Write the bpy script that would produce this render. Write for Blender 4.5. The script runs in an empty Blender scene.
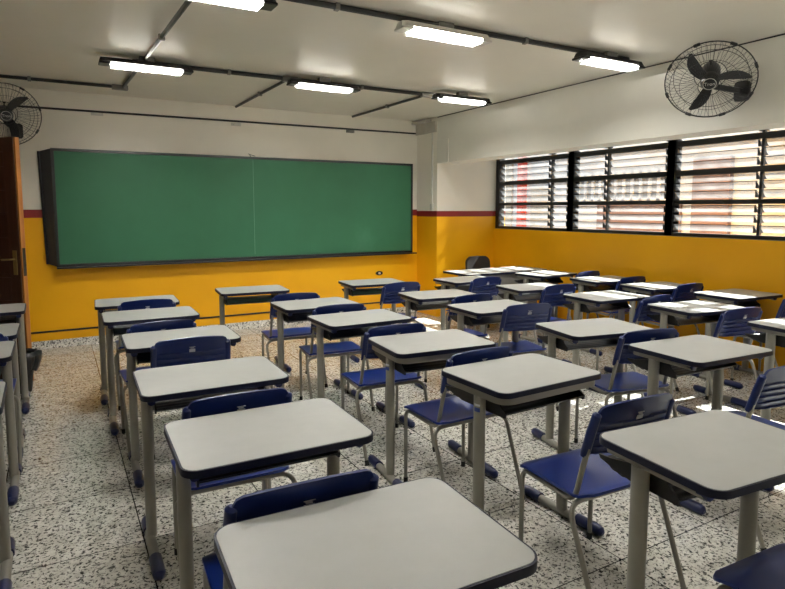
import bpy, bmesh, math, random
from mathutils import Vector, Matrix
PI = math.pi
R = math.radians
random.seed(7)
scene = bpy.context.scene
COL = scene.collection

# ------------------------------------------------------------------ materials
MATS = {}
def new_mat(name):
    m = bpy.data.materials.new(name); m.use_nodes = True
    nt = m.node_tree
    for n in list(nt.nodes): nt.nodes.remove(n)
    out = nt.nodes.new('ShaderNodeOutputMaterial')
    b = nt.nodes.new('ShaderNodeBsdfPrincipled')
    nt.links.new(b.outputs[0], out.inputs[0])
    MATS[name] = m
    return m, nt, b
def noise(nt, scale, detail=4, rough=.6, coord='Object'):
    tc = nt.nodes.new('ShaderNodeTexCoord')
    n = nt.nodes.new('ShaderNodeTexNoise')
    n.inputs['Scale'].default_value = scale; n.inputs['Detail'].default_value = detail
    n.inputs['Roughness'].default_value = rough
    nt.links.new(tc.outputs[coord], n.inputs['Vector'])
    return n, tc
def ramp(nt, src, stops):
    r = nt.nodes.new('ShaderNodeValToRGB')
    e = r.color_ramp.elements
    while len(e) < len(stops): e.new(.5)
    for el, (p, c) in zip(e, stops):
        el.position = p; el.color = (*c, 1)
    nt.links.new(src, r.inputs[0])
    return r
def simple(name, col, rough=.5, metal=0, var=.08, scale=8, spec=.5, bump=0):
    m, nt, b = new_mat(name)
    n, tc = noise(nt, scale)
    c0 = tuple(max(0, c*(1-var)) for c in col); c1 = tuple(min(1, c*(1+var)) for c in col)
    r = ramp(nt, n.outputs[0], [(.3, c0), (.7, c1)])
    nt.links.new(r.outputs[0], b.inputs['Base Color'])
    b.inputs['Roughness'].default_value = rough
    b.inputs['Metallic'].default_value = metal
    b.inputs['Specular IOR Level'].default_value = spec
    if bump:
        bp = nt.nodes.new('ShaderNodeBump'); bp.inputs['Strength'].default_value = bump
        bp.inputs['Distance'].default_value = .004
        n2, _ = noise(nt, 160, 3)
        nt.links.new(n2.outputs[0], bp.inputs['Height']); nt.links.new(bp.outputs[0], b.inputs['Normal'])
    return m
def emission(name, col, s):
    m, nt, b = new_mat(name)
    b.inputs['Base Color'].default_value = (*col, 1)
    b.inputs['Emission Color'].default_value = (*col, 1)
    b.inputs['Emission Strength'].default_value = s
    return m

laminate = simple('laminate', (.405, .412, .395), .40, var=.05, scale=5, spec=.35)
navy = simple('navy_plastic', (.004, .006, .022), .5, var=.1, spec=.3)
blue = simple('blue_plastic', (.006, .026, .205), .33, var=.1, scale=4)
cap_blue = simple('cap_blue', (.005, .012, .07), .35, var=.1)
shaded_back_blue = simple('shaded_back_blue', (.005, .016, .105), .33, var=.1, scale=4)  # darker copy of blue_plastic: shade on the backs put into the colour
metal = simple('grey_enamel', (.25, .24, .206), .38, var=.05)
dark_plastic = simple('black_plastic', (.012, .012, .013), .42, var=.15)
black_metal = simple('black_enamel', (.012, .012, .013), .35, var=.15)
rubber = simple('black_rubber', (.01, .01, .01), .7)
white_plastic = simple('white_plastic', (.62, .6, .55), .4)
grey_box = simple('grey_plastic', (.20, .19, .175), .5)
sticker = simple('sticker_white', (.55, .56, .6), .5)
sticker_blue = simple('sticker_blue', (.03, .06, .25), .5)
ceiling_m = simple('ceiling_paint', (.80, .765, .68), .42, var=.03, scale=1.2, bump=.05, spec=.4)
beam_m = simple('beam_paint', (.76, .74, .67), .6, var=.04, scale=1.5, bump=.05)
trim_m = simple('trim_beige', (.52, .49, .42), .6)
inner_m = simple('white_paint', (.72, .70, .65), .6, var=.04, scale=1.5)
brass = simple('brass', (.45, .32, .12), .35, metal=.8)
bag_m = simple('bag_plastic', (.012, .012, .013), .3, var=.2)
tube_m = emission('lamp_glow', (1.0, .965, .88), 14)
office_black = simple('black_upholstery', (.018, .017, .016), .5, var=.2)
out_white = simple('outside_plaster', (.50, .50, .51), .8, var=.08, scale=2)
out_beige = simple('outside_beige', (.42, .37, .30), .8)
out_brown = simple('outside_brick', (.20, .125, .105), .8)
out_red = simple('outside_red', (.62, .07, .04), .6)
out_ground = simple('outside_paving', (.045, .045, .045), .9, scale=3)
out_dark = simple('outside_shadow', (.16, .16, .17), .8)

def banded(name, z1, z2, zz=None):
    """yellow wall paint below a red stripe, off-white above"""
    m, nt, b = new_mat(name)
    tc = nt.nodes.new('ShaderNodeTexCoord'); sp = nt.nodes.new('ShaderNodeSeparateXYZ')
    nt.links.new(tc.outputs['Object'], sp.inputs[0])
    n = nt.nodes.new('ShaderNodeTexNoise'); n.inputs['Scale'].default_value = 1.6; n.inputs['Detail'].default_value = 6
    nt.links.new(tc.outputs['Object'], n.inputs['Vector'])
    y = ramp(nt, n.outputs[0], [(.3, (.79, .375, .003)), (.7, (.88, .44, .005))])
    w = ramp(nt, n.outputs[0], [(.3, (.80, .765, .67)), (.7, (.87, .83, .73))])
    def gt(v):
        g = nt.nodes.new('ShaderNodeMath'); g.operation = 'GREATER_THAN'
        nt.links.new(sp.outputs[2], g.inputs[0]); g.inputs[1].default_value = v
        return g
    m1 = nt.nodes.new('ShaderNodeMix'); m1.data_type = 'RGBA'
    nt.links.new(gt(z1).outputs[0], m1.inputs['Factor'])
    nt.links.new(y.outputs[0], m1.inputs['A']); m1.inputs['B'].default_value = (.24, .018, .02, 1)
    m2 = nt.nodes.new('ShaderNodeMix'); m2.data_type = 'RGBA'
    nt.links.new(gt(z2).outputs[0], m2.inputs['Factor'])
    nt.links.new(m1.outputs['Result'], m2.inputs['A']); nt.links.new(w.outputs[0], m2.inputs['B'])
    nt.links.new(m2.outputs['Result'], b.inputs['Base Color'])
    b.inputs['Roughness'].default_value = .42; b.inputs['Specular IOR Level'].default_value = .4
    bp = nt.nodes.new('ShaderNodeBump'); bp.inputs['Strength'].default_value = .12; bp.inputs['Distance'].default_value = .01
    n2 = nt.nodes.new('ShaderNodeTexNoise'); n2.inputs['Scale'].default_value = 9; n2.inputs['Detail'].default_value = 6
    nt.links.new(tc.outputs['Object'], n2.inputs['Vector'])
    nt.links.new(n2.outputs[0], bp.inputs['Height']); nt.links.new(bp.outputs[0], b.inputs['Normal'])
    return m
front_m = banded('front_wall_paint', 1.408, 1.495)
nib_m = banded('corner_paint', 1.396, 1.474)
side_m = banded('side_wall_paint', 1.60, 1.601)

def granite(name, joints=True, warm=0):
    m, nt, b = new_mat(name)
    tc = nt.nodes.new('ShaderNodeTexCoord')
    def tex(scale, detail, rough):
        n = nt.nodes.new('ShaderNodeTexNoise'); n.inputs['Scale'].default_value = scale
        n.inputs['Detail'].default_value = detail; n.inputs['Roughness'].default_value = rough
        n.inputs['Distortion'].default_value = .6
        nt.links.new(tc.outputs['Object'], n.inputs['Vector']); return n
    a = tex(15, 6, .7)
    base = ramp(nt, a.outputs[0], [(.32, (.54, .525, .47)), (.5, (.74, .725, .665)), (.68, (.90, .89, .84))])
    s1 = tex(68, 3, .55)
    sp1 = ramp(nt, s1.outputs[0], [(.0, (0, 0, 0)), (.40, (0, 0, 0)), (.445, (1, 1, 1))])
    s2 = tex(40, 4, .65)
    sp2 = ramp(nt, s2.outputs[0], [(.0, (.0, .0, .0)), (.375, (.0, .0, .0)), (.44, (1, 1, 1))])
    def mul(c1, c2, f=1):
        x = nt.nodes.new('ShaderNodeMix'); x.data_type = 'RGBA'; x.blend_type = 'MULTIPLY'
        x.inputs['Factor'].default_value = f
        nt.links.new(c1, x.inputs['A']); nt.links.new(c2, x.inputs['B']); return x.outputs['Result']
    c = mul(base.outputs[0], sp1.outputs[0], .90)
    c = mul(c, sp2.outputs[0], .78)
    if joints:
        br = nt.nodes.new('ShaderNodeTexBrick')
        br.offset = 0; br.squash = 1
        br.inputs['Scale'].default_value = 1
        br.inputs['Brick Width'].default_value = .588; br.inputs['Row Height'].default_value = .588
        br.inputs['Mortar Size'].default_value = .0032; br.inputs['Mortar Smooth'].default_value = .3
        br.inputs['Color1'].default_value = (1, 1, 1, 1); br.inputs['Color2'].default_value = (.9, .9, .88, 1)
        br.inputs['Mortar'].default_value = (.06, .06, .06, 1)
        mp = nt.nodes.new('ShaderNodeMapping')
        mp.inputs['Location'].default_value = (-.28+.588*10, -3.362+.588*20, 0)
        nt.links.new(tc.outputs['Object'], mp.inputs['Vector']); nt.links.new(mp.outputs[0], br.inputs['Vector'])
        c = mul(c, br.outputs['Color'], 1)
    nt.links.new(c, b.inputs['Base Color'])
    rn = tex(3, 4, .6)
    rr = ramp(nt, rn.outputs[0], [(.3, (.07, .07, .07)), (.7, (.15, .15, .15))])
    nt.links.new(rr.outputs[0], b.inputs['Roughness'])
    b.inputs['Specular IOR Level'].default_value = .5
    return m
floor_m = granite('granite_floor'); base_m = granite('granite_baseboard', False)

def wood(name, c0, c1, rough=.35):
    m, nt, b = new_mat(name)
    tc = nt.nodes.new('ShaderNodeTexCoord'); mp = nt.nodes.new('ShaderNodeMapping')
    mp.inputs['Scale'].default_value = (30, 30, 1.5)
    n = nt.nodes.new('ShaderNodeTexNoise'); n.inputs['Scale'].default_value = 1.5; n.inputs['Detail'].default_value = 6
    nt.links.new(tc.outputs['Object'], mp.inputs['Vector']); nt.links.new(mp.outputs[0], n.inputs['Vector'])
    r = ramp(nt, n.outputs[0], [(.3, c0), (.7, c1)])
    nt.links.new(r.outputs[0], b.inputs['Base Color']); b.inputs['Roughness'].default_value = rough
    return m
door_m = wood('dark_wood', (.045, .016, .008), (.085, .032, .015))
edge_m = wood('orange_wood', (.42, .15, .03), (.55, .22, .05))

def chalkboard():
    m, nt, b = new_mat('chalkboard_green')
    n, tc = noise(nt, 1.1, 6, .6)
    r = ramp(nt, n.outputs[0], [(.3, (.028, .125, .062)), (.62, (.034, .145, .073)), (.8, (.055, .185, .10))])
    nt.links.new(r.outputs[0], b.inputs['Base Color']); b.inputs['Roughness'].default_value = .55
    b.inputs['Specular IOR Level'].default_value = .3
    return m
green_m = chalkboard()

def louvre_glass():
    m, nt, b = new_mat('louvre_glass')
    out = [n for n in nt.nodes if n.type == 'OUTPUT_MATERIAL'][0]
    nt.nodes.remove(b)
    tr = nt.nodes.new('ShaderNodeBsdfTransparent'); tr.inputs[0].default_value = (.63, .645, .655, 1)
    df = nt.nodes.new('ShaderNodeBsdfTranslucent'); df.inputs[0].default_value = (.75, .78, .8, 1)
    gl = nt.nodes.new('ShaderNodeBsdfGlossy'); gl.inputs['Roughness'].default_value = .08
    n, tc = noise(nt, 6, 3)
    r = ramp(nt, n.outputs[0], [(.3, (.012,)*3), (.7, (.03,)*3)])
    m1 = nt.nodes.new('ShaderNodeMixShader'); m2 = nt.nodes.new('ShaderNodeMixShader')
    nt.links.new(r.outputs[0], m1.inputs[0]); nt.links.new(tr.outputs[0], m1.inputs[1]); nt.links.new(df.outputs[0], m1.inputs[2])
    m2.inputs[0].default_value = .05
    nt.links.new(m1.outputs[0], m2.inputs[1]); nt.links.new(gl.outputs[0], m2.inputs[2])
    nt.links.new(m2.outputs[0], out.inputs[0])
    return m
glass_m = louvre_glass()

# ------------------------------------------------------------------ mesh helpers
def frame_of(d):
    d = d.normalized()
    a = Vector((0, 0, 1)) if abs(d.z) < .9 else Vector((1, 0, 0))
    u = d.cross(a).normalized()
    return u, d.cross(u).normalized()
class MB:
    def __init__(s): s.bm = bmesh.new()
    def box(s, lo, hi, bev=0, M=None):
        lo, hi = Vector(lo), Vector(hi)
        c, d = (lo+hi)/2, hi-lo
        t = bmesh.new()
        bmesh.ops.create_cube(t, size=1, matrix=Matrix.Translation(c) @ Matrix.Diagonal((*d, 1)))
        if bev: bmesh.ops.bevel(t, geom=list(t.edges), offset=bev, segments=2, affect='EDGES', profile=.5)
        return s.add(t, M)
    def add(s, t, M=None):
        if M is not None: bmesh.ops.transform(t, matrix=M, verts=t.verts)
        me = bpy.data.meshes.new('t'); t.to_mesh(me); t.free()
        s.bm.from_mesh(me); bpy.data.meshes.remove(me); return s
    def tube(s, pts, r, n=8, closed=False, ry=None):
        """swept tube; r number or list. Ring uses parallel transport."""
        pts = [Vector(p) for p in pts]
        k = len(pts); rs = r if isinstance(r, (list, tuple)) else [r]*k
        rings = []; u = None
        for i, p in enumerate(pts):
            if closed: d = pts[(i+1) % k]-pts[i-1]
            else: d = pts[min(i+1, k-1)]-pts[max(i-1, 0)]
            d.normalize()
            if u is None: u, v = frame_of(d)
            else:
                u = (u-d*u.dot(d)).normalized(); v = d.cross(u)
            rings.append([s.bm.verts.new(p+(u*math.cos(2*PI*j/n)+v*math.sin(2*PI*j/n))*rs[i]) for j in range(n)])
        m = k if closed else k-1
        for i in range(m):
            a, b = rings[i], rings[(i+1) % k]
            for j in range(n):
                s.bm.faces.new((a[j], a[(j+1) % n], b[(j+1) % n], b[j]))
        if not closed:
            s.bm.faces.new(rings[0][::-1]); s.bm.faces.new(rings[-1])
        return s
    def prism(s, poly, z0, z1, M=None, taper=None):
        t = bmesh.new()
        a = [t.verts.new((x, y, z0)) for x, y in poly]
        b = [t.verts.new((x, y, z1)) for x, y in (taper or poly)]
        k = len(poly)
        t.faces.new(a[::-1]); t.faces.new(b)
        for i in range(k): t.faces.new((a[i], a[(i+1) % k], b[(i+1) % k], b[i]))
        return s.add(t, M)
    def ring(s, outer, inner, z0, z1):
        bm = s.bm; k = len(outer)
        vs = [[bm.verts.new((x, y, z)) for x, y in p] for p, z in ((outer, z0), (outer, z1), (inner, z1), (inner, z0))]
        for i in range(k):
            j = (i+1) % k
            for q in range(4):
                a, b = vs[q], vs[(q+1) % 4]
                bm.faces.new((a[i], a[j], b[j], b[i]))
        return s
    def lathe(s, prof, n=24, M=None):
        t = bmesh.new()
        rings = [[t.verts.new((r*math.cos(2*PI*j/n), r*math.sin(2*PI*j/n), z)) for j in range(n)] for r, z in prof]
        for a, b in zip(rings, rings[1:]):
            for j in range(n): t.faces.new((a[j], a[(j+1) % n], b[(j+1) % n], b[j]))
        t.faces.new(rings[0][::-1]); t.faces.new(rings[-1])
        return s.add(t, M)
    def shell(s, f, nu, nv, th, M=None):
        """closed sheet from f(u,v)->(point, unit normal), thickness th"""
        t = bmesh.new(); A = []; B = []
        for i in range(nu+1):
            ra, rb = [], []
            for j in range(nv+1):
                p, nrm = f(i/nu, j/nv)
                ra.append(t.verts.new(Vector(p)+Vector(nrm)*th/2)); rb.append(t.verts.new(Vector(p)-Vector(nrm)*th/2))
            A.append(ra); B.append(rb)
        for i in range(nu):
            for j in range(nv):
                t.faces.new((A[i][j], A[i+1][j], A[i+1][j+1], A[i][j+1]))
                t.faces.new((B[i][j], B[i][j+1], B[i+1][j+1], B[i+1][j]))
        for i in range(nu):
            t.faces.new((A[i][0], B[i][0], B[i+1][0], A[i+1][0])); t.faces.new((A[i][nv], A[i+1][nv], B[i+1][nv], B[i][nv]))
        for j in range(nv):
            t.faces.new((A[0][j], A[0][j+1], B[0][j+1], B[0][j])); t.faces.new((A[nu][j], B[nu][j], B[nu][j+1], A[nu][j+1]))
        return s.add(t, M)
    def build(s, name, mat, parent=None, smooth=40, loc=None):
        bmesh.ops.recalc_face_normals(s.bm, faces=s.bm.faces)
        me = bpy.data.meshes.new(name); s.bm.to_mesh(me); s.bm.free()
        me.materials.append(mat)
        if smooth:
            me.polygons.foreach_set('use_smooth', [True]*len(me.polygons))
            me.set_sharp_from_angle(angle=R(smooth))
        o = bpy.data.objects.new(name, me); COL.objects.link(o)
        if parent: o.parent = parent
        if loc: o.location = loc
        return o
def tag(o, label=None, cat=None, group=None, kind=None):
    if label: o['label'] = label
    if cat: o['category'] = cat
    if group: o['group'] = group
    if kind: o['kind'] = kind
    return o
def empty(name, loc=(0, 0, 0), rz=0):
    o = bpy.data.objects.new(name, None); COL.objects.link(o)
    o.empty_display_size = .1; o.location = loc; o.rotation_euler = (0, 0, rz); return o
def copy_tree(o, parent=None):
    c = o.copy(); COL.objects.link(c)
    if parent: c.parent = parent
    for ch in KIDS.get(o.name, []): 
        copy_tree(ch, c)
    return c
KIDS = {}
def index_kids():
    KIDS.clear()
    for o in bpy.data.objects:
        if o.parent: KIDS.setdefault(o.parent.name, []).append(o)
def rrect(w, d, r, n=6, cx=0, cy=0):
    pts = []
    for sx, sy, a0 in ((1, 1, 0), (-1, 1, 90), (-1, -1, 180), (1, -1, 270)):
        for i in range(n+1):
            a = R(a0+90*i/n)
            pts.append((cx+sx*(w/2-r)+r*math.cos(a), cy+sy*(d/2-r)+r*math.sin(a)))
    return pts
def bend(pts, rad, n=5):
    """round the corners of a polyline"""
    pts = [Vector(p) for p in pts]; out = [pts[0]]
    for a, b, c in zip(pts, pts[1:], pts[2:]):
        r = min(rad, (b-a).length*.49, (c-b).length*.49)
        p, q = b+(a-b).normalized()*r, b+(c-b).normalized()*r
        for i in range(n+1):
            t = i/n; out.append(p*(1-t)**2+b*2*t*(1-t)+q*t*t)
    out.append(pts[-1]); return out
def struct(name, mb, mat, label=None, smooth=0):
    o = mb.build(name, mat, smooth=smooth); o['kind'] = 'structure'
    if label: o['label'] = label
    return o

# ------------------------------------------------------------------ room
CZ = 2.745; FY = 7.30; LX = -.90; BX = 4.564; WX = 5.575; BY = -1.7; NY = 6.783; WT = .2
struct('floor', MB().box((LX-.3, BY-.3, -.15), (WX+WT, FY+.3, 0)), floor_m)
struct('ceiling', MB().box((LX-.3, BY-.3, CZ), (WX+WT+.2, FY+.3, CZ+.15)), ceiling_m)
struct('wall_front', MB().box((LX, FY, 0), (WX+WT, FY+WT, CZ)), front_m)
struct('wall_corner_pillar', MB().box((BX, NY, 0), (WX+WT, FY, CZ)), nib_m).name = 'wall_pillar'
# left wall with a doorway (y 5.72 - 6.56)
struct('wall_left', MB().box((LX-WT, BY, 0), (LX, 5.70, CZ)).box((LX-WT, 6.56, 0), (LX, FY+WT, CZ)).box((LX-WT, 5.70, 2.12), (LX, 6.56, CZ)), inner_m)
struct('wall_back', MB().box((LX-WT, BY-WT, 0), (WX+WT, BY, CZ)), inner_m)
struct('wall_right', MB().box((WX, BY, 0), (WX+WT, NY, 1.218)).box((WX, BY, 2.725), (WX+WT, NY, CZ)), side_m)
struct('trim_7', MB().box((WX+.008, BY, 1.218), (WX+WT+.03, NY, 1.224)), grey_box)   # grey sill cap added to stop yellow bounce onto the louvres
# beam hanging under the ceiling in front of the windows
struct('wall_beam', MB().box((BX, BY, 2.12), (BX+.30, NY, CZ)), beam_m)
struct('trim_1', MB().box((BX-.004, BY, CZ-.014), (BX, NY, CZ-.004)), black_metal)       # dark joint line
struct('trim_2', MB().box((BX-.016, NY-.27, 2.12), (BX-.0, NY-.01, 2.43), .002), beam_m)   # patch panel
struct('trim_3', MB().box((BX-.035, NY+.01, 2.545), (BX, FY-.01, 2.69), .004), trim_m)
struct('trim_4', MB().box((BX-.10, NY+.15, 2.69), (BX, FY-.001, 2.72), .003), trim_m)
struct('baseboard_front', MB().box((LX, FY-.015, 0), (BX, FY, .085)), base_m)
struct('trim_5', MB().box((LX, FY-.012, .172), (BX, FY, .192), .003), black_metal)

# ------------------------------------------------------------------ windows
ym = [6.74, 5.34, 3.965, 2.58, 1.2, -.18, -1.56]
split = [5.696, 4.795, 3.067, 1.75, .4, -.95]
rows = [1.238, 1.57, 1.868, 2.165, 2.47, 2.715]
X0, X1 = WX+.02, WX+.10
for i in range(6):
    a, b = ym[i+1], ym[i]
    w = empty('window_%d' % (i+1), (WX+.06, (a+b)/2, 1.265)); w['kind'] = 'structure'
    ox, oy, oz = WX+.06, (a+b)/2, 1.265
    f = MB()
    L = lambda p: (p[0]-ox, p[1]-oy, p[2]-oz)
    def bx(f, lo, hi, bev=.003): f.box(L(lo), L(hi), bev)
    for z, h in zip(rows, (.04, .045, .05, .055, .05, .03)):
        bx(f, (X0, a, z-h/2-.0), (X1, b, z+h/2))
    for y in (a, b):
        wd = .04 if y > 6 else .045
        bx(f, (X0-.01, y-wd, 1.218), (X1+.02, y+(.035 if y > 6 else wd), 2.73))
    f.build('window_frame', black_metal, w, smooth=0)
    p = MB(); s_ = split[i]
    bx(p, (X0+.02, s_-.012, 1.25), (X1-.02, s_+.012, 2.70))
    # hinge brackets: small triangles beside the split post and along the jambs
    g = MB(); e = MB()
    for r0, r1 in zip(rows, rows[1:]):
        n = 3 if r1-r0 > .25 else 2; st = (r1-r0-.05)/n
        for k in range(n):
            zc = r0+.03+st*(k+.5)
            for (ya, yb) in ((a+.05, s_-.014), (s_+.014, b-.045)):
                M = Matrix.Translation(L((WX+.06, (ya+yb)/2, zc))) @ Matrix.Rotation(R(35), 4, 'Y')
                g.box((-.055, -(yb-ya)/2, -.003), (.055, (yb-ya)/2, .003), 0, M)
                e.box((-.0575, -(yb-ya)/2, -.0035), (-.0545, (yb-ya)/2, .0035), 0, M)
                for ye in (ya+.012, yb-.012):
                    poly = [(-.045, -.035), (.03, -.035), (-.045, .03)]
                    Mx = Matrix.Translation(L((WX+.06, ye, zc))) @ Matrix.Rotation(R(90), 4, 'X')
                    p.prism(poly, -.003, .003, Mx)
    p.build('louvre_post', black_metal, w, smooth=0)
    g.build('louvre_panes', glass_m, w, smooth=0)
    e.build('louvre_edges', black_metal, w, smooth=0)

# ------------------------------------------------------------------ outside
struct('ground_outside', MB().box((WX+WT, -6, -.15), (14, 16, -.02)), out_ground)
bd = empty('neighbouring_building', (9.6, 6, 0))
tag(bd, 'pale neighbouring building with brown and red uprights seen through the louvres', 'building')
MB().box((0, -11, 0), (.3, 9, 3.9)).build('wall', out_white, bd, smooth=0)
MB().box((-.1, -.33, 0), (0, .32, 2.35)).build('brick_column', out_brown, bd, smooth=0)
MB().box((-.16, 4.52, .2), (0, 4.68, 3.4)).build('red_post', out_red, bd, smooth=0)
MB().box((-.04, 3.7, .4), (0, 4.35, 2.0)).build('beige_panel', out_beige, bd, smooth=0)
MB().box((-.05, 5.0, .6), (0, 5.8, 3.0)).build('beige_panel', out_beige, bd, smooth=0)
MB().box((-.05, .55, 1.0), (0, 2.4, 1.62)).build('brown_panel', out_brown, bd, smooth=0)
MB().box((-.03, .75, 1.68), (0, 3.1, 2.2)).build('opening_shade', out_dark, bd, smooth=0)  # solid sheet; the opening's shade is put into its grey colour
g = MB()
for k in range(13): g.box((-.07, .78+.19*k, 1.66), (-.03, .84+.19*k, 2.22))
g.box((-.07, .75, 1.66), (-.03, 3.12, 1.71)).box((-.07, .75, 2.17), (-.03, 3.12, 2.22))
g.build('white_grille', out_white, bd, smooth=0)
MB().box((-.5, -11, 3.5), (.3, 9, 3.62)).build('eaves', out_beige, bd, smooth=0)
g = MB()
for k in range(9): g.box((-.08, -.85-.0*k, .5+.28*k), (-.02, -2.1, .62+.28*k))
g.build('beige_slats', out_beige, bd, smooth=0)

# ------------------------------------------------------------------ chalkboard
BZ0, BZ1 = .885, 2.135; bx0, bx1 = -.012, 4.42; fy = FY-.12
cb = empty('chalkboard', ((bx0+bx1)/2, FY, BZ0))
tag(cb, 'long green chalkboard in a deep black frame on the front wall', 'chalkboard')
def W(p): return (p[0]-(bx0+bx1)/2, p[1]-FY, p[2]-BZ0)
xs = 2.13
for a, b in ((bx0+.03, xs-.0015), (xs+.0015, bx1-.03)):
    MB().box(W((a, fy+.006, BZ0+.03)), W((b, fy+.03, BZ1-.03))).build('writing_panel', green_m, cb, smooth=0)
MB().box(W((xs-.0025, fy+.0045, BZ0+.06)), W((xs+.0025, fy+.0062, BZ1-.04))).build('seam_strip', white_plastic, cb, smooth=0).data.materials[0] = simple('seam_chalk', (.12, .25, .16), .6)
f = MB()
f.box(W((bx0, fy, BZ1-.03)), W((bx1, fy+.1, BZ1)), .003).box(W((bx0, fy, BZ0)), W((bx1, fy+.1, BZ0+.03)), .003)
f.box(W((bx0, fy, BZ0)), W((bx0+.03, fy+.1, BZ1)), .003).box(W((bx1-.03, fy, BZ0)), W((bx1, fy+.1, BZ1)), .003)
f.build('frame', black_metal, cb, smooth=0)
# flared side casing on the left, down to the wall
t = bmesh.new()
P8 = [(bx0+.005, fy+.004, BZ0+.004), (bx0+.005, fy+.004, BZ1-.004), (bx0-.105, FY-.004, BZ1-.03), (bx0-.078, FY-.004, BZ0+.03),
      (bx0+.06, fy+.03, BZ0+.01), (bx0+.06, fy+.03, BZ1-.01), (bx0-.0, FY-.002, BZ1-.03), (bx0-.0, FY-.002, BZ0+.03)]
vs = [t.verts.new(W(p)) for p in P8]
for q in ((0, 1, 2, 3), (4, 7, 6, 5), (0, 4, 5, 1), (2, 6, 7, 3), (1, 5, 6, 2), (0, 3, 7, 4)): t.faces.new([vs[i] for i in q])
MB().add(t).build('side_casing', simple('casing_grey', (.022, .021, .021), .5), cb, smooth=0)
MB().tube([W((bx0-.108, FY-.016, BZ1-.03)), W((bx0-.082, FY-.016, BZ0+.03))], .015, 6).build('wall_rail', black_metal, cb)
MB().box(W((bx0, fy-.045, BZ0-.018)), W((bx1+.045, fy+.02, BZ0)), .003).build('chalk_ledge', black_metal, cb, smooth=0)
MB().tube([W(p) for p in ((2.12, fy+.05, BZ1-.005), (2.10, fy+.05, BZ1+.035), (2.085, fy+.05, BZ1+.04), (2.10, fy+.05, BZ1+.03), (2.17, fy+.04, BZ1+.012))], .004, 6).build('hook', black_metal, cb)

# ------------------------------------------------------------------ ceiling conduits
def conduit(name, pts, r, label, group, clips=(), boxes=(), cat='conduit', boxmat=None):
    o = empty(name, pts[0]); c = Vector(pts[0])
    tag(o, label, cat, group)
    MB().tube([Vector(p)-c for p in pts], r, 8).build('pipe', black_metal, o)
    for p in clips:
        d = (Vector(pts[1])-Vector(pts[0])).normalized(); al = abs(d.x) > abs(d.y)
        e = (.014, .022) if al else (.022, .014)
        q = Vector(p)-c
        MB().box((q.x-e[0], q.y-e[1], q.z-.022), (q.x+e[0], q.y+e[1], q.z+.02), .003).build('clip', grey_box, o, smooth=0)
    for p in boxes:
        q = Vector(p)-c
        MB().box((q.x-.075, q.y-.028, q.z-.028), (q.x+.075, q.y+.028, q.z+.02), .006).build('junction_box', grey_box, o, smooth=0)
    return o
PZ = CZ-.022
conduit('ceiling_conduit', [(.62, 5.46, PZ), (3.98, 5.46, PZ)], .019, 'black conduit run along the ceiling nearest the chalkboard, through three lamps', 'ceiling conduits',
        [(1.42, 5.46, PZ), (2.75, 5.46, PZ)], [(1.99, 5.46, PZ), (3.54, 5.46, PZ), (.72, 5.46, PZ)])
conduit('ceiling_conduit', [(.60, 3.41, PZ), (4.15, 3.385, PZ)], .019, 'black conduit run along the ceiling nearest the camera, ending by the beam', 'ceiling conduits',
        [(1.55, 3.405, PZ), (3.05, 3.395, PZ)])
conduit('ceiling_conduit', [(.735, 3.44, PZ-.03), (.70, 5.40, PZ-.0), (.66, 6.62, PZ)], .016, 'black conduit on the ceiling crossing between the two leftmost lamps', 'ceiling conduits',
        [(.715, 4.55, PZ-.015)])
conduit('ceiling_conduit', [(1.975, 5.50, PZ), (1.95, 7.22, PZ)], .015, 'short black ceiling conduit toward the chalkboard middle', 'ceiling conduits', [(1.96, 6.3, PZ)])
conduit('ceiling_conduit', [(3.53, 5.50, PZ), (3.50, 7.22, PZ)], .015, 'short black ceiling conduit toward the right end of the chalkboard', 'ceiling conduits', [(3.515, 6.3, PZ)])
conduit('ceiling_conduit', [(LX, 6.66, PZ), (.60, 6.66, PZ)], .016, 'black ceiling conduit running off to the left edge above the wall fan', 'ceiling conduits', [(-.15, 6.66, PZ)], [(.63, 6.66, PZ)])
conduit('wall_conduit', [(-.36, FY-.012, 2.552), (BX-.01, FY-.012, 2.572)], .011, 'thin black conduit across the white wall above the chalkboard', 'wall conduits')
o = empty('switch_pipe', (BX-.014, 6.885, 1.5)); tag(o, 'thin off-white vertical pipe with a small switch box on the corner pillar', 'conduit')
MB().tube([(0, 0, .06), (0, 0, 1.04)], .012, 8).build('pipe', white_plastic, o)
MB().box((-.015, -.035, -.02), (.012, .035, .075), .004).build('switch_box', white_plastic, o, smooth=0)
for x, z, lb in ((.45, 2.531, 'left'), (1.965, 2.524, 'middle'), (3.498, 2.538, 'right')):
    o = empty('wall_hook', (x, FY, z))
    tag(o, {'left': 'small white bracket on the wall above the left end of the chalkboard',
            'middle': 'small white bracket on the wall above the middle of the chalkboard',
            'right': 'small dark bracket on the wall above the right end of the chalkboard'}[lb], 'bracket', 'small brackets above the chalkboard')
    mt = grey_box if lb == 'right' else white_plastic
    MB().box((-.06, -.012, -.018), (.06, 0, .018), .004).build('plate', mt, o, smooth=0)
    MB().tube(bend([(-.04, -.01, -.005), (-.04, -.04, -.005), (.04, -.04, -.005), (.04, -.01, -.005)], .015), .005, 6).build('loop', mt, o)
o = empty('wall_outlet', (3.936, FY, .60)); tag(o, 'small oval black wall outlet with white centre on the yellow wall', 'outlet')
MB().prism([(.055*math.cos(2*PI*i/20), .03*math.sin(2*PI*i/20)) for i in range(20)], 0, .012, Matrix.Rotation(R(90), 4, 'X')).build('plate', black_metal, o)
MB().prism([(.02*math.cos(2*PI*i/16), .016*math.sin(2*PI*i/16)) for i in range(16)], .012, .018, Matrix.Rotation(R(90), 4, 'X')).build('socket', white_plastic, o)

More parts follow.
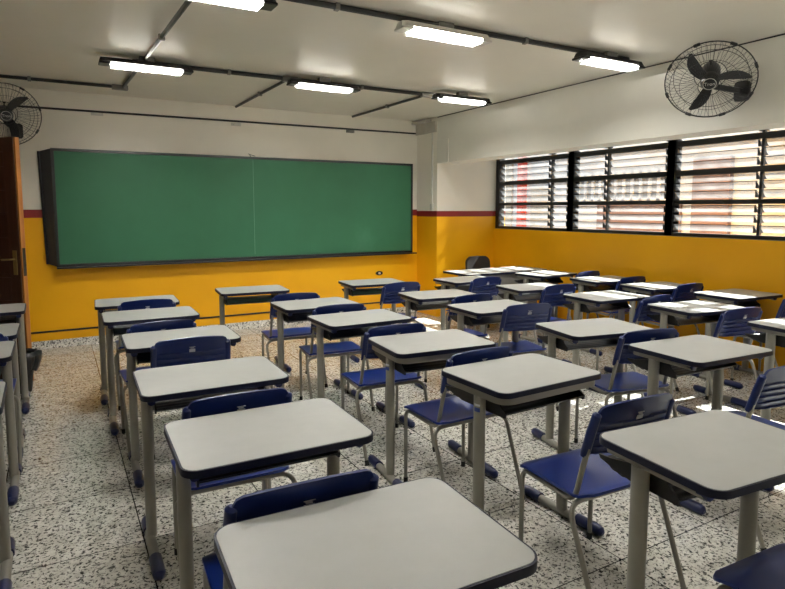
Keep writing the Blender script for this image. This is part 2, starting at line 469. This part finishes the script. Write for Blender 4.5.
# ------------------------------------------------------------------ ceiling lamps
def lamp(x, y, body, label, e=33):
    L = empty('ceiling_lamp', (x, y, LZ)); tag(L, label, 'lamp', 'fluorescent ceiling lamps')
    l, w = .36, .066
    MB().prism([(-l, -w*.6), (-l+.03, -w), (l-.03, -w), (l, -w*.6), (l, w*.6), (l-.03, w), (-l+.03, w), (-l, w*.6)], -.005, .03,
               taper=[(p*.97, q*.75) for p, q in [(-l, -w*.6), (-l+.03, -w), (l-.03, -w), (l, -w*.6), (l, w*.6), (l-.03, w), (-l+.03, w), (-l, w*.6)]]).build('housing', body, L, smooth=0)
    for sx in (-1, 1):
        MB().box((sx*.318-.042, -w*.92, -.022), (sx*.318+.042, w*.92, -.004), .006).build('end_cap', body, L, smooth=0)
    MB().tube([(-.27, -.028, -.018), (.27, -.028, -.018)], .011, 10).tube([(-.27, .028, -.018), (.27, .028, -.018)], .011, 10).build('tube', tube_m, L)
    g = MB()
    for k in range(29): g.box((-.272+.0194*k-.0022, -w*.86, -.036), (-.272+.0194*k+.0022, w*.86, -.0265))
    g.box((-.276, -w*.9, -.036), (.276, -w*.84, -.030)).box((-.276, w*.84, -.036), (.276, w*.9, -.030)).box((-.276, -.002, -.034), (.276, .002, -.028))
    g.build('louvre_grid', lampgrid, L, smooth=0)
    MB().box((-.06, -.028, .03), (.06, .028, CZ-LZ), .005).build('mount', grey_box, L, smooth=0)
    lamp_light(x, y, e)
    return L
def area(x, y, z, w, h, e, rot):
    l = bpy.data.lights.new('lamp_light', 'AREA'); l.shape = 'RECTANGLE'; l.size = w; l.size_y = h
    l.energy = e; l.color = (1, .975, .92)
    o = bpy.data.objects.new('lamp_light', l); COL.objects.link(o); o.location = (x, y, z); o.rotation_euler = rot
def lamp_light(x, y, e):
    # the diffuser of each fixture shines down and out of its two long sides
    area(x, y, LZ-.0235, .54, .082, e, (0, 0, 0))
    area(x, y-.061, LZ-.017, .54, .018, e*.5, (R(90), 0, 0)); area(x, y+.061, LZ-.017, .54, .018, e*.5, (R(-90), 0, 0))
LZ = 2.672
lampgrid = emission('lamp_grid', (.6, .59, .56), .35)
lamp(.72, 5.36, black_metal, 'black-ended fluorescent lamp nearest the left end of the chalkboard')
lamp(2.30, 5.36, black_metal, 'black-ended fluorescent lamp above the middle of the chalkboard')
lamp(3.86, 5.27, black_metal, 'black-ended fluorescent lamp nearest the corner pillar')
lamp(.80, 3.41, black_metal, 'fluorescent lamp cut off by the top edge of the photo')
lamp(2.34, 3.40, white_plastic, 'white-bodied fluorescent lamp, the only one without black ends')
lamp(3.92, 3.37, black_metal, 'black-ended fluorescent lamp close to the wall fan by the windows')

for x_, nm in ((.78, 'left'), (2.34, 'middle'), (3.92, 'right')):  # unseen fixtures added to brighten the desks near the camera
    lamp(x_, 1.42, black_metal, 'unseen added fluorescent lamp, %s of three, brightening the rear desks' % nm, 15)

# ------------------------------------------------------------------ fans
def text_mesh(s, size, depth):
    cu = bpy.data.curves.new('txt', 'FONT'); cu.body = s; cu.size = size; cu.extrude = depth
    cu.align_x = 'CENTER'; cu.align_y = 'CENTER'
    ob = bpy.data.objects.new('txt', cu); COL.objects.link(ob)
    bpy.context.view_layer.update()
    me = bpy.data.meshes.new_from_object(ob.evaluated_get(bpy.context.evaluated_depsgraph_get()))
    bpy.data.objects.remove(ob); bpy.data.curves.remove(cu)
    return me
def fan(loc, wall_pt, facing, label, spin, wall_n):
    F = empty('wall_fan', wall_pt); tag(F, label, 'fan', 'wall fans')
    loc = Vector(loc)-Vector(wall_pt)
    z = Vector(facing).normalized(); up = Vector((0, 0, 1))
    x = up.cross(z).normalized(); y = z.cross(x)
    M = Matrix((x, y, z)).transposed().to_4x4(); M.translation = loc
    Rr = .305
    g = MB()
    ringp = lambda r, zz, n=48: [M @ Vector((r*math.cos(2*PI*i/n), r*math.sin(2*PI*i/n), zz)) for i in range(n)]
    for r, zz, t in ((Rr, .0, .0048), (.268, .052, .0022), (.25, -.06, .0022), (.075, .075, .003), (.11, -.085, .003), (.20, .07, .0015)):
        g.tube(ringp(r, zz), t, 5, True)
    for k in range(60):
        a = 2*PI*k/60; c, s = math.cos(a), math.sin(a)
        a2 = a+.10; c2, s2 = math.cos(a2), math.sin(a2)
        g.tube([M @ Vector((r*c, r*s, zz)) for r, zz in ((.075, .075), (.20, .07), (.268, .052), (Rr, .0))], .0013, 4)
        if k % 2 == 0: g.tube([M @ Vector(p) for p in ((.11*c, .11*s, -.085), (.25*c, .25*s, -.06), (Rr*c2, Rr*s2, 0))], .0013, 4)
    g.build('guard', black_metal, F)
    for k in range(8):
        a = 2*PI*k/8+.3
        MB().box((-.012, -.022, -.007), (.008, .022, .007), .002, M @ Matrix.Rotation(a, 4, 'Z') @ Matrix.Translation((Rr, 0, 0))).build('guard_clip', black_metal, F, smooth=0)
    for k in range(3):
        a = spin+2*PI*k/3
        def bf(u, v):
            r = .05+.215*u
            w = .026+.016*math.sin(PI*min(1, u*.9+.1)); w *= 1-.62*max(0, (u-.6)/.4)**2
            th = -.36*u**1.2; t = (v-.5)*2*w; tw = .5-.25*u
            cx, cy = r*math.cos(th), r*math.sin(th)
            dx, dy = -math.sin(th-.35), math.cos(th-.35)
            return (cx+dx*t*math.cos(tw), cy+dy*t*math.cos(tw), t*math.sin(tw)*.7), Vector((0, -math.sin(tw), math.cos(tw)))
        MB().shell(bf, 10, 5, .004, M @ Matrix.Rotation(a, 4, 'Z')).build('blade', dark_plastic, F)
    MB().lathe([(.03, -.03), (.062, -.03), (.064, .02), (.05, .045), (.035, .05)], 28, M).build('hub', dark_plastic, F)
    MB().tube([M @ Vector((.044*math.cos(2*PI*i/28), .044*math.sin(2*PI*i/28), .0485)) for i in range(28)], .0025, 5, True).build('hub_ring', white_plastic, F)
    me = text_mesh('Tron', .036, .001)
    t = bmesh.new(); t.from_mesh(me); bpy.data.meshes.remove(me)
    MB().add(t, M @ Matrix.Translation((0, 0, .0515))).build('hub_lettering', white_plastic, F, smooth=0)
    MB().lathe([(.03, -.19), (.058, -.185), (.066, -.16), (.066, -.07), (.05, -.03)], 24, M).build('motor', dark_plastic, F)
    b = MB()
    n = Vector(wall_n)
    a0 = M @ Vector((0, 0, -.13))
    b.tube(bend([a0, a0+Vector((0, 0, -.10)), n*.06+Vector((0, 0, 0)), n*.012], .04), [.024]+[.022]*6+[.022]*6+[.026], 8)
    u, v = frame_of(n)
    b.prism(rrect(.11, .15, .03), 0, .03, Matrix((u, v, n)).transposed().to_4x4() if True else None)
    b.build('bracket', dark_plastic, F)
    kb = M @ Vector((.0, .075, -.12))
    MB().tube([M @ Vector((0, .05, -.12)), M @ Vector((0, .095, -.12))], .006, 6).tube([M @ Vector((-.012, .095, -.12)), M @ Vector((.012, .095, -.12))], .007, 6).build('pull_knob', dark_plastic, F)
    return F
fan((4.27, 2.742, 2.447), (BX, 2.66, 2.385), (-.66, -.40, -.63), 'black three-bladed wall fan on the white beam above the windows', R(140), (-1, 0, 0))
fan((-.375, 7.05, 2.425), (-.30, FY, 2.30), (.12, -.86, -.30), 'black wall fan at the left edge, partly hidden by the door top', R(65), (0, -1, 0))

# ------------------------------------------------------------------ door
ang = R(-46)
D = empty('door_1', (-.845, 6.545, 0), ang); D['kind'] = 'structure'
dw, dh, dt = .855, 2.10, .036
MB().box((0, -dt/2, .006), (dw-.012, dt/2, dh), .002).build('door_leaf', door_m, D, smooth=0)
MB().box((dw-.012, -dt/2-.003, .006), (dw+.004, dt/2+.003, dh), .002).build('door_edge', edge_m, D, smooth=0)
for sy in (-1, 1):
    y0, y1 = sy*dt/2, sy*(dt/2+.012)
    def dbox(m, xa, ya, za, xb, yb, zb, bv): return m.box((xa, min(ya, yb), za), (xb, max(ya, yb), zb), bv)
    m = MB(); dbox(m, 0, y0, .006, .11, y1, dh, .002); dbox(m, dw-.125, y0, .006, dw-.012, y1, dh, .002)
    for zz in (.006, .95, 1.98): dbox(m, .11, y0, zz, dw-.125, y1, zz+.12, .002)
    for k in range(9):
        for base in (.126, 1.07):
            if base+.2*k < (.80 if base < 1 else 1.85): dbox(m, .115, y0, base+.2*k, dw-.13, y1-sy*.005, base+.2*k+.188, .003)
    m.build('door_panelling', door_m, D, smooth=0)
    h = dbox(MB(), dw-.085, y1, .94, dw-.04, y1+sy*.004, 1.15, .002)
    h.build('handle_plate', brass, D, smooth=0)
    MB().tube(bend([(dw-.065, y1, 1.075), (dw-.065, y1+sy*.05, 1.075), (dw-.16, y1+sy*.045, 1.07)], .015), .008, 8).build('door_handle', brass, D)
MB().box((dw+.004, -.014, .93), (dw+.007, .014, 1.17), .001).build('lock_plate', black_metal, D, smooth=0)
j = MB().box((LX-WT, 5.66, 0), (LX+.012, 5.71, 2.14)).box((LX-WT, 6.55, 0), (LX+.012, 6.60, 2.14)).box((LX-WT, 5.66, 2.10), (LX+.012, 6.60, 2.16))
struct('trim_6', j, edge_m)
struct('wall_sky_blocker', MB().box((LX-1.9, BY, 0), (LX-1.8, FY+.2, CZ)).box((LX-1.9, 7.4, 0), (LX-WT, FY+.2, CZ)).box((LX-1.9, 4.5, 0), (LX-WT, 4.6, CZ)).box((LX-1.9, BY, CZ), (LX-.3, FY+.3, CZ+.1)).box((LX-1.9, BY, -.1), (LX-.3, FY+.3, 0)), inner_m)  # unseen corridor shell added to keep sky light off the open door

# ------------------------------------------------------------------ waste bin
B = empty('waste_bin', (-.305, 5.62, 0)); tag(B, 'small black waste bin lined with a crumpled black bag beside the door', 'bin')
MB().lathe([(.062, 0), (.067, .004), (.102, .30), (.096, .30), (.06, .02)], 28).build('bucket', dark_plastic, B)
t = bmesh.new(); n = 36; rr = []
prof = [(.094, .25), (.102, .325), (.120, .34), (.150, .315), (.150, .28), (.138, .235), (.118, .20)]
rnd = random.Random(3); ph = [rnd.uniform(0, 6.28) for _ in range(6)]
for k, (r, z) in enumerate(prof):
    ring = []
    for i in range(n):
        a = 2*PI*i/n; w = .004*k*(math.sin(5*a+ph[0])+.7*math.sin(9*a+ph[1]+k*.4)+.5*math.sin(14*a+ph[2]))*.5
        dz = -.006*k*(math.sin(3*a+ph[3])+math.sin(7*a+ph[4]))*.6*(k > 2)
        ring.append(t.verts.new(((r+w)*math.cos(a), (r+w)*math.sin(a), z+dz)))
    rr.append(ring)
for a, b in zip(rr, rr[1:]):
    for i in range(n): t.faces.new((a[i], a[(i+1) % n], b[(i+1) % n], b[i]))
MB().add(t).build('bin_liner', bag_m, B)

# ------------------------------------------------------------------ school desk
TZ = .76
def make_desk(framed=False):
    """framed: the variant with a grey apron frame under the top and legs nearer the sitter"""
    D = empty('school_desk')
    MB().prism(rrect(.604, .444, .045), TZ-.022, TZ).build('tabletop', laminate, D)
    MB().ring(rrect(.616, .456, .051), rrect(.602, .442, .044), TZ-.024, TZ-.0012).build('edge_band', navy, D)
    ly = -.03 if framed else .065
    if framed:
        MB().ring(rrect(.585, .425, .06), rrect(.55, .39, .045), TZ-.058, TZ-.024).build('apron_frame', metal, D)
    for sx in (-1, 1):
        x = sx*.266; fx = sx*.272
        oval = [(x+.023*math.cos(2*PI*i/20), ly+.030*math.sin(2*PI*i/20)) for i in range(20)]
        MB().prism(oval, .035, TZ-(.058 if framed else .05)).build('leg', metal, D)
        MB().tube([(fx, .21, .023), (fx, -.225, .023)], .021, 12).build('foot', metal, D)
        for ya, yb in ((.115, .24), (-.125, -.272)):
            d = 1 if yb > ya else -1
            prof = [(fx, ya, .0262), (fx, yb-d*.035, .0262), (fx, yb-d*.012, .025), (fx, yb, .022)]
            MB().tube(prof, [.0265, .0265, .0235, .011], 12).build('foot_cap', cap_blue, D)
        if not framed:
            MB().box((x-.018, -.165, TZ-.052), (x+.018, .19, TZ-.024), .006).build('support_rail', metal, D)
            MB().lathe([(.004, -.004), (.0165, -.002), (.0185, .012), (.0185, .03)], 12, Matrix.Translation((x, -.172, TZ-.039)) @ Matrix.Rotation(R(-90), 4, 'X')).build('rail_cap', cap_blue, D)
    # book tray: ribbed bottom, lifted lips, curved end walls
    hx = .24; t0, t1 = (-.165, .235) if framed else (-.055, .25)
    def tf(u, v):
        x = -hx+2*hx*u; y = t0+(t1-t0)*v
        z = .632
        if v < .08: z += .012*(1-v/.08)
        if v > .72: z += .026*((v-.72)/.28)**1.6
        z += .0016*math.sin(v*PI*16)
        return (x, y, z), Vector((0, 0, 1))
    m = MB(); m.shell(tf, 10, 40, .005)
    for sx in (-1, 1):
        poly = [(t0, .630), (t0-.003, .650), (t0+.03, .672), (t0+.06, TZ-.045), (ly+.02, TZ-.045), (ly+.06, .69), (t1-.04, .672), (t1+.014, .668), (t1+.006, .655), (t1-.08, .638), (t1-.13, .630)]
        Mx = Matrix(((0, 0, 1, sx*hx), (1, 0, 0, 0), (0, 1, 0, 0), (0, 0, 0, 1)))
        m.prism(poly, -.0035, .0035, Mx)
    m.build('book_tray', dark_plastic, D)
    return D

# ------------------------------------------------------------------ school chair (faces +Y; origin under the backrest top)
def make_chair():
    C_ = empty('school_chair')
    # seat: y from -.0 .. .40 in front of back
    def sf(u, v):
        a, b = u*2-1, v
        w = .213*(1-.10*max(0, (abs(b-.5)*2-.8)/.2)**2)
        x = a*w; y = .02+.40*b
        edge = max(0, (abs(a)-.8)/.2)
        y = .22+(y-.22)*(1-.06*edge**2)
        z = .437-.012*math.cos(a*PI/2)*math.sin(PI*min(1, b*1.15))
        if b > .82: z -= .022*((b-.82)/.18)**1.7
        if b < .12: z += .012*((.12-b)/.12)**2
        return (x, y, z), Vector((0, 0, 1))
    MB().shell(sf, 14, 18, .011).build('seat', blue, C_)
    # backrest: arched top plate, four stepped ribs below
    zb, zt = .612, .798
    def bf(u, v):
        a = u*2-1
        top = zt+.016*(1-abs(a)**2.2)-.035*max(0, (abs(a)-.86)/.14)**2
        z = zb+(top-zb)*v-.006*(1-a*a)*(1-v)
        h = (z-zb)/(zt-zb)
        y = .036-.052*h-.018*(1-a*a)
        rib = 0
        if h < .64 and abs(a) < .88:
            fr = (h/.64*4) % 1
            rib = -.010*fr
        y += rib
        return (a*.197, y, z), Vector((0, 1, .25)).normalized()
    m = MB(); m.shell(bf, 24, 48, .009)
    for sx in (-1, 1):
        m.tube([(sx*.193, .045, zb-.012), (sx*.193, .040, zb+.005), (sx*.193, .016, zb+.085), (sx*.191, -.007, zt-.028), (sx*.189, -.009, zt-.02)], [.016, .0175, .0175, .0165, .008], 10)
    m.build('backrest', shaded_back_blue, C_)
    # label printed on the rear face
    l = MB()
    n_ = Vector((0, -1, .33)).normalized()
    Ml = Matrix.Translation((0, -.032, .738)) @ Matrix(((1, 0, 0, 0), (0, .31, -.95, 0), (0, .95, .31, 0), (0, 0, 0, 1)))
    Ml = Matrix.Translation((0, -.0280, .742)) @ Matrix.Rotation(R(90+17), 4, 'X')
    l.box((-.015, -.010, .001), (.015, .007, .003), 0, Ml)
    l.box((-.016, .019, .001), (.016, .0208, .003), 0, Ml).box((-.012, .015, .001), (.008, .0163, .003), 0, Ml)
    l.box((-.009, .011, .001), (.009, .0123, .003), 0, Ml)
    l.build('label_sticker', sticker, C_, smooth=0)
    for sx in (-1, 1):
        x = sx*.198
        pts = bend([(x, .385, .012), (x, .385, .418), (x, .085, .405), (sx*.192, 0, .745)], .055, 6)
        MB().tube(pts, .0105, 10).build('side_frame', metal, C_)
        MB().tube([(x, .385, 0), (x, .385, .03)], .0125, 10).build('leg_cap', rubber, C_)
    pts = bend([(-.228, -.085, .012), (-.236, .075, .412), (.236, .075, .412), (.228, -.085, .012)], .07, 6)
    m = MB().tube(pts, .0105, 10)
    m.build('rear_leg_frame', metal, C_)
    MB().tube([(-.198, .33, .412), (.198, .33, .412)], .008, 8).build('crossbar', metal, C_)
    for sx in (-1, 1):
        MB().tube([(sx*.2278, -.0895, 0), (sx*.2283, -.0785, .028)], .0125, 10).build('leg_cap', rubber, C_)
    return C_

desks = {
 '0a': (-.538, 5.243, 1), '0b': (-.539, 4.298, 0), '0c': (-.535, 3.698, 0), '0d': (-.52, 2.78, 1),
 '1a': (.543, 5.16, -3), '1b': (.553, 4.46, -1.5), '1c': (.604, 3.574, -1.5), '1d': (.573, 2.673, -1.6), '1e': (.589, 1.894, -1.5), '1f': (.575, 1.108, -2.6),
 '2a': (1.557, 5.377, -5), '2b': (1.755, 4.322, -.5), '2c': (1.789, 3.604, .3), '2d': (1.814, 2.748, -5), '2e': (1.825, 2.015, 2), '2f': (1.796, 1.058, -5),
 '3a': (2.797, 5.322, -5), '3b': (2.896, 4.267, -5), '3c': (2.90, 3.511, -1.8), '3d': (2.935, 2.571, -10), '3e': (2.981, 1.894, -3.5),
 '4a': (3.78, 5.03, 1), '4b': (3.97, 4.22, -8), '4c': (4.095, 3.469, -2.8), '4d': (4.25, 2.73, -9), '4e': (4.20, 1.93, -8),
 '5a': (4.93, 5.05, 6), '5b': (5.08, 4.33, -5), '5c': (5.09, 3.68, -6), '5d': (5.204, 2.981, -4),
}
chairs = {
 '0b': (-.475, 3.97, 0),
 '1a': (.58, 4.83, -1), '1b': (.545, 3.86, 3), '1c': (.61, 3.285, -4), '1d': (.575, 2.195, -2), '1e': (.53, 1.39, -3), '1f': (.53, .80, -2),
 '2a': (1.70, 4.61, -5), '2b': (1.775, 3.90, -6), '2c': (1.755, 3.045, -4), '2d': (1.815, 2.30, 1), '2e': (1.835, 1.41, -3), '2f': (1.81, .545, -3),
 '3a': (2.83, 4.80, -1), '3b': (2.93, 3.83, 0), '3c': (2.99, 3.24, -10), '3d': (2.965, 2.195, -12), '3e': (2.85, 1.385, -4),
 '4a': (3.80, 4.74, 4), '4b': (4.01, 3.935, 0), '4c': (4.18, 3.05, 3), '4d': (4.18, 2.36, -6),
 '5a': (5.15, 4.63, 5), '5b': (5.13, 4.03, 0), '5c': (5.12, 3.39, -1), '5d': (5.26, 2.52, -2),
}
colname = {'0': 'column cut off by the left photo edge', '1': 'leftmost full column', '2': 'second full column from the left',
           '3': 'third full column from the left', '4': 'second column from the windows', '5': 'column against the window wall'}
rowname = {'a': 'nearest the chalkboard', 'b': 'second from the chalkboard', 'c': 'third from the chalkboard', 'd': 'fourth from the chalkboard', 'e': 'fifth from the chalkboard', 'f': 'nearest the camera'}
def dlabel(k):
    sp = {'1f': 'white desk filling the bottom centre foreground, nearest the camera', '2f': 'white desk in the right foreground, nearest the bottom right corner',
          '2a': 'small chairless-looking white desk by the yellow wall, second full column from left',
          '4e': 'white desk cut off by the right photo edge, second column from the windows',
          '5d': 'half-sunlit white desk against the yellow window wall, nearest the right edge',
          '5a': 'sunlit white desk beside the teacher desk near the window corner',
          '3a': 'white desk below the wall outlet, third full column from the left'}
    if k == '2a': return 'white desk by the yellow wall, foremost in the second full column from left'
    if k in sp: return sp[k]
    lead = 'grey-aproned white desk' if k in ('2d', '2e') else 'sunlit white desk' if k in ('4b', '4c', '4d', '5b', '5c') else 'white-topped desk'
    return '%s %s in the %s' % (lead, rowname[k[1]], colname[k[0]])
def clabel(k):
    sp = {'1f': 'blue chair whose rim peeks out at the bottom edge below the nearest desk', '2f': 'blue chair seat cut off at the bottom right corner',
          '5d': 'blue chair cut off by the right edge beside the window wall', '3e': 'blue slotted chair back cut off by the right edge, fifth row',
          '0b': 'blue chair barely visible at the left photo edge', '2e': 'blue chair with shiny seat directly ahead of the right foreground desk',
          '1e': 'blue chair directly ahead of the bottom centre foreground desk',
          '4d': 'bright sunlit blue chair back fourth from the chalkboard, second column from windows',
          '4c': 'sunlit blue chair back third from the chalkboard, second column from windows'}
    if k in sp: return sp[k]
    return 'blue chair at the desk %s, %s' % (rowname[k[1]], colname[k[0]])
desk0 = make_desk(); deskF = make_desk(True); chair0 = make_chair(); index_kids()
first = True
for k, (x, y, a) in desks.items():
    if k in ('2d', '2e'): o = deskF if k == '2d' else copy_tree(deskF)
    else:
        o = desk0 if first else copy_tree(desk0); first = False
    o.location = (x, y, 0); o.rotation_euler = (0, 0, R(a))
    tag(o, dlabel(k), 'desk', 'white-topped school desks in columns')
    if k in ('2d', '2e'):
        for nm, mt, z0, z1 in (('white_sticker', sticker, .655, .664), ('blue_sticker', sticker_blue, .63, .648)):
            arc = [(R(q), f) for f, qs in ((1.03, range(165, 226, 10)), (.97, range(225, 164, -10))) for q in qs]
            MB().prism([(-.266+.023*f*math.cos(q), -.03+.030*f*math.sin(q)) for q, f in arc], z0, z1).build(nm, mt, o)
first = True
for k, (x, y, a) in chairs.items():
    o = chair0 if first else copy_tree(chair0); first = False
    o.location = (x, y, 0); o.rotation_euler = (0, 0, R(a))
    tag(o, clabel(k), 'chair', 'blue school chairs behind the desks')

# ------------------------------------------------------------------ teacher's desk and chair
T = empty('teacher_desk', (4.64, 5.60, 0), R(1)); tag(T, 'wide sunlit teacher desk with grey front panel in the window corner', 'desk')
MB().prism(rrect(1.24, .50, .03), .738, .76).build('tabletop', laminate, T)
MB().ring(rrect(1.248, .508, .034), rrect(1.236, .496, .028), .736, .759).build('edge_band', navy, T)
MB().box((-.50, -.20, .28), (.50, -.185, .735), .002).build('front_panel', simple('panel_grey', (.26, .25, .23), .5), T, smooth=0)
for sx in (-1, 1):
    x = sx*.52
    MB().prism([(x+.018*math.cos(2*PI*i/20), .03+.034*math.sin(2*PI*i/20)) for i in range(20)], .03, .737).build('leg', metal, T)
    MB().tube([(x, .24, .021), (x, -.24, .021)], .0195, 12).build('foot', metal, T)
K = empty('office_chair', (4.86, 6.22, 0)); tag(K, 'black rounded office chair streaked with sun behind the teacher desk', 'chair')
def obf(u, v):
    a = u*2-1; z = .56+.315*v; w = .19*(1-.35*max(0, (abs(v-.5)*2-.55)/.45)**2)
    return (a*w, .0+.03*(1-a*a)+.03*(v), z), Vector((0, 1, 0))
MB().shell(obf, 14, 14, .04).build('backrest', office_black, K)
MB().prism(rrect(.44, .42, .09, cy=-.22), .43, .48).build('seat', office_black, K)
MB().box((-.025, -.02, .40), (.025, .075, .70), .006).build('back_support', black_metal, K, smooth=0)
MB().tube([(0, -.2, .09), (0, -.2, .43)], .025, 12).build('gas_column', black_metal, K)
for k in range(5):
    a = 2*PI*k/5+.3
    MB().tube([(0, -.2, .10), (.26*math.cos(a), -.2+.26*math.sin(a), .065)], [.025, .015], 8).build('base_arm', black_metal, K)
    MB().lathe([(.01, -.02), (.028, -.018), (.028, .018), (.01, .02)], 14, Matrix.Translation((.26*math.cos(a), -.2+.26*math.sin(a), .028)) @ Matrix.Rotation(a, 4, 'Z') @ Matrix.Rotation(R(90), 4, 'X')).build('castor', rubber, K)

# ------------------------------------------------------------------ light
w = bpy.data.worlds.new('World'); scene.world = w; w.use_nodes = True
nt = w.node_tree
bg = nt.nodes['Background'] if 'Background' in nt.nodes else nt.nodes.new('ShaderNodeBackground')
bg.inputs[0].default_value = (.86, .93, 1.0, 1); bg.inputs[1].default_value = 1.6
sun = bpy.data.lights.new('Sun', 'SUN'); sun.energy = 80; sun.angle = R(.6); sun.color = (1, .95, .86)
so = bpy.data.objects.new('Sun', sun); COL.objects.link(so)
so.rotation_euler = Vector((-1, .09, -1.03)).to_track_quat('-Z', 'Y').to_euler(); so.location = (12, 0, 9)

# ------------------------------------------------------------------ camera
cam = bpy.data.cameras.new('Camera'); co = bpy.data.objects.new('Camera', cam); COL.objects.link(co)
cam.sensor_fit = 'HORIZONTAL'; cam.sensor_width = 36; cam.lens = 590.12/785*36
cam.shift_y = -26/785; cam.clip_start = .02
co.location = (0, 0, 1.5)
yaw, pitch = .5175, .1003
fwd = Vector((math.sin(yaw)*math.cos(pitch), math.cos(yaw)*math.cos(pitch), -math.sin(pitch)))
co.rotation_euler = fwd.to_track_quat('-Z', 'Y').to_euler()
scene.camera = co

scene.view_settings.view_transform = 'Standard'
scene.view_settings.look = 'None'
scene.view_settings.exposure = .52
scene.cycles.use_denoising = True
scene.cycles.max_bounces = 10
scene.cycles.diffuse_bounces = 5
scene.cycles.transparent_max_bounces = 24
scene.cycles.sample_clamp_indirect = 6
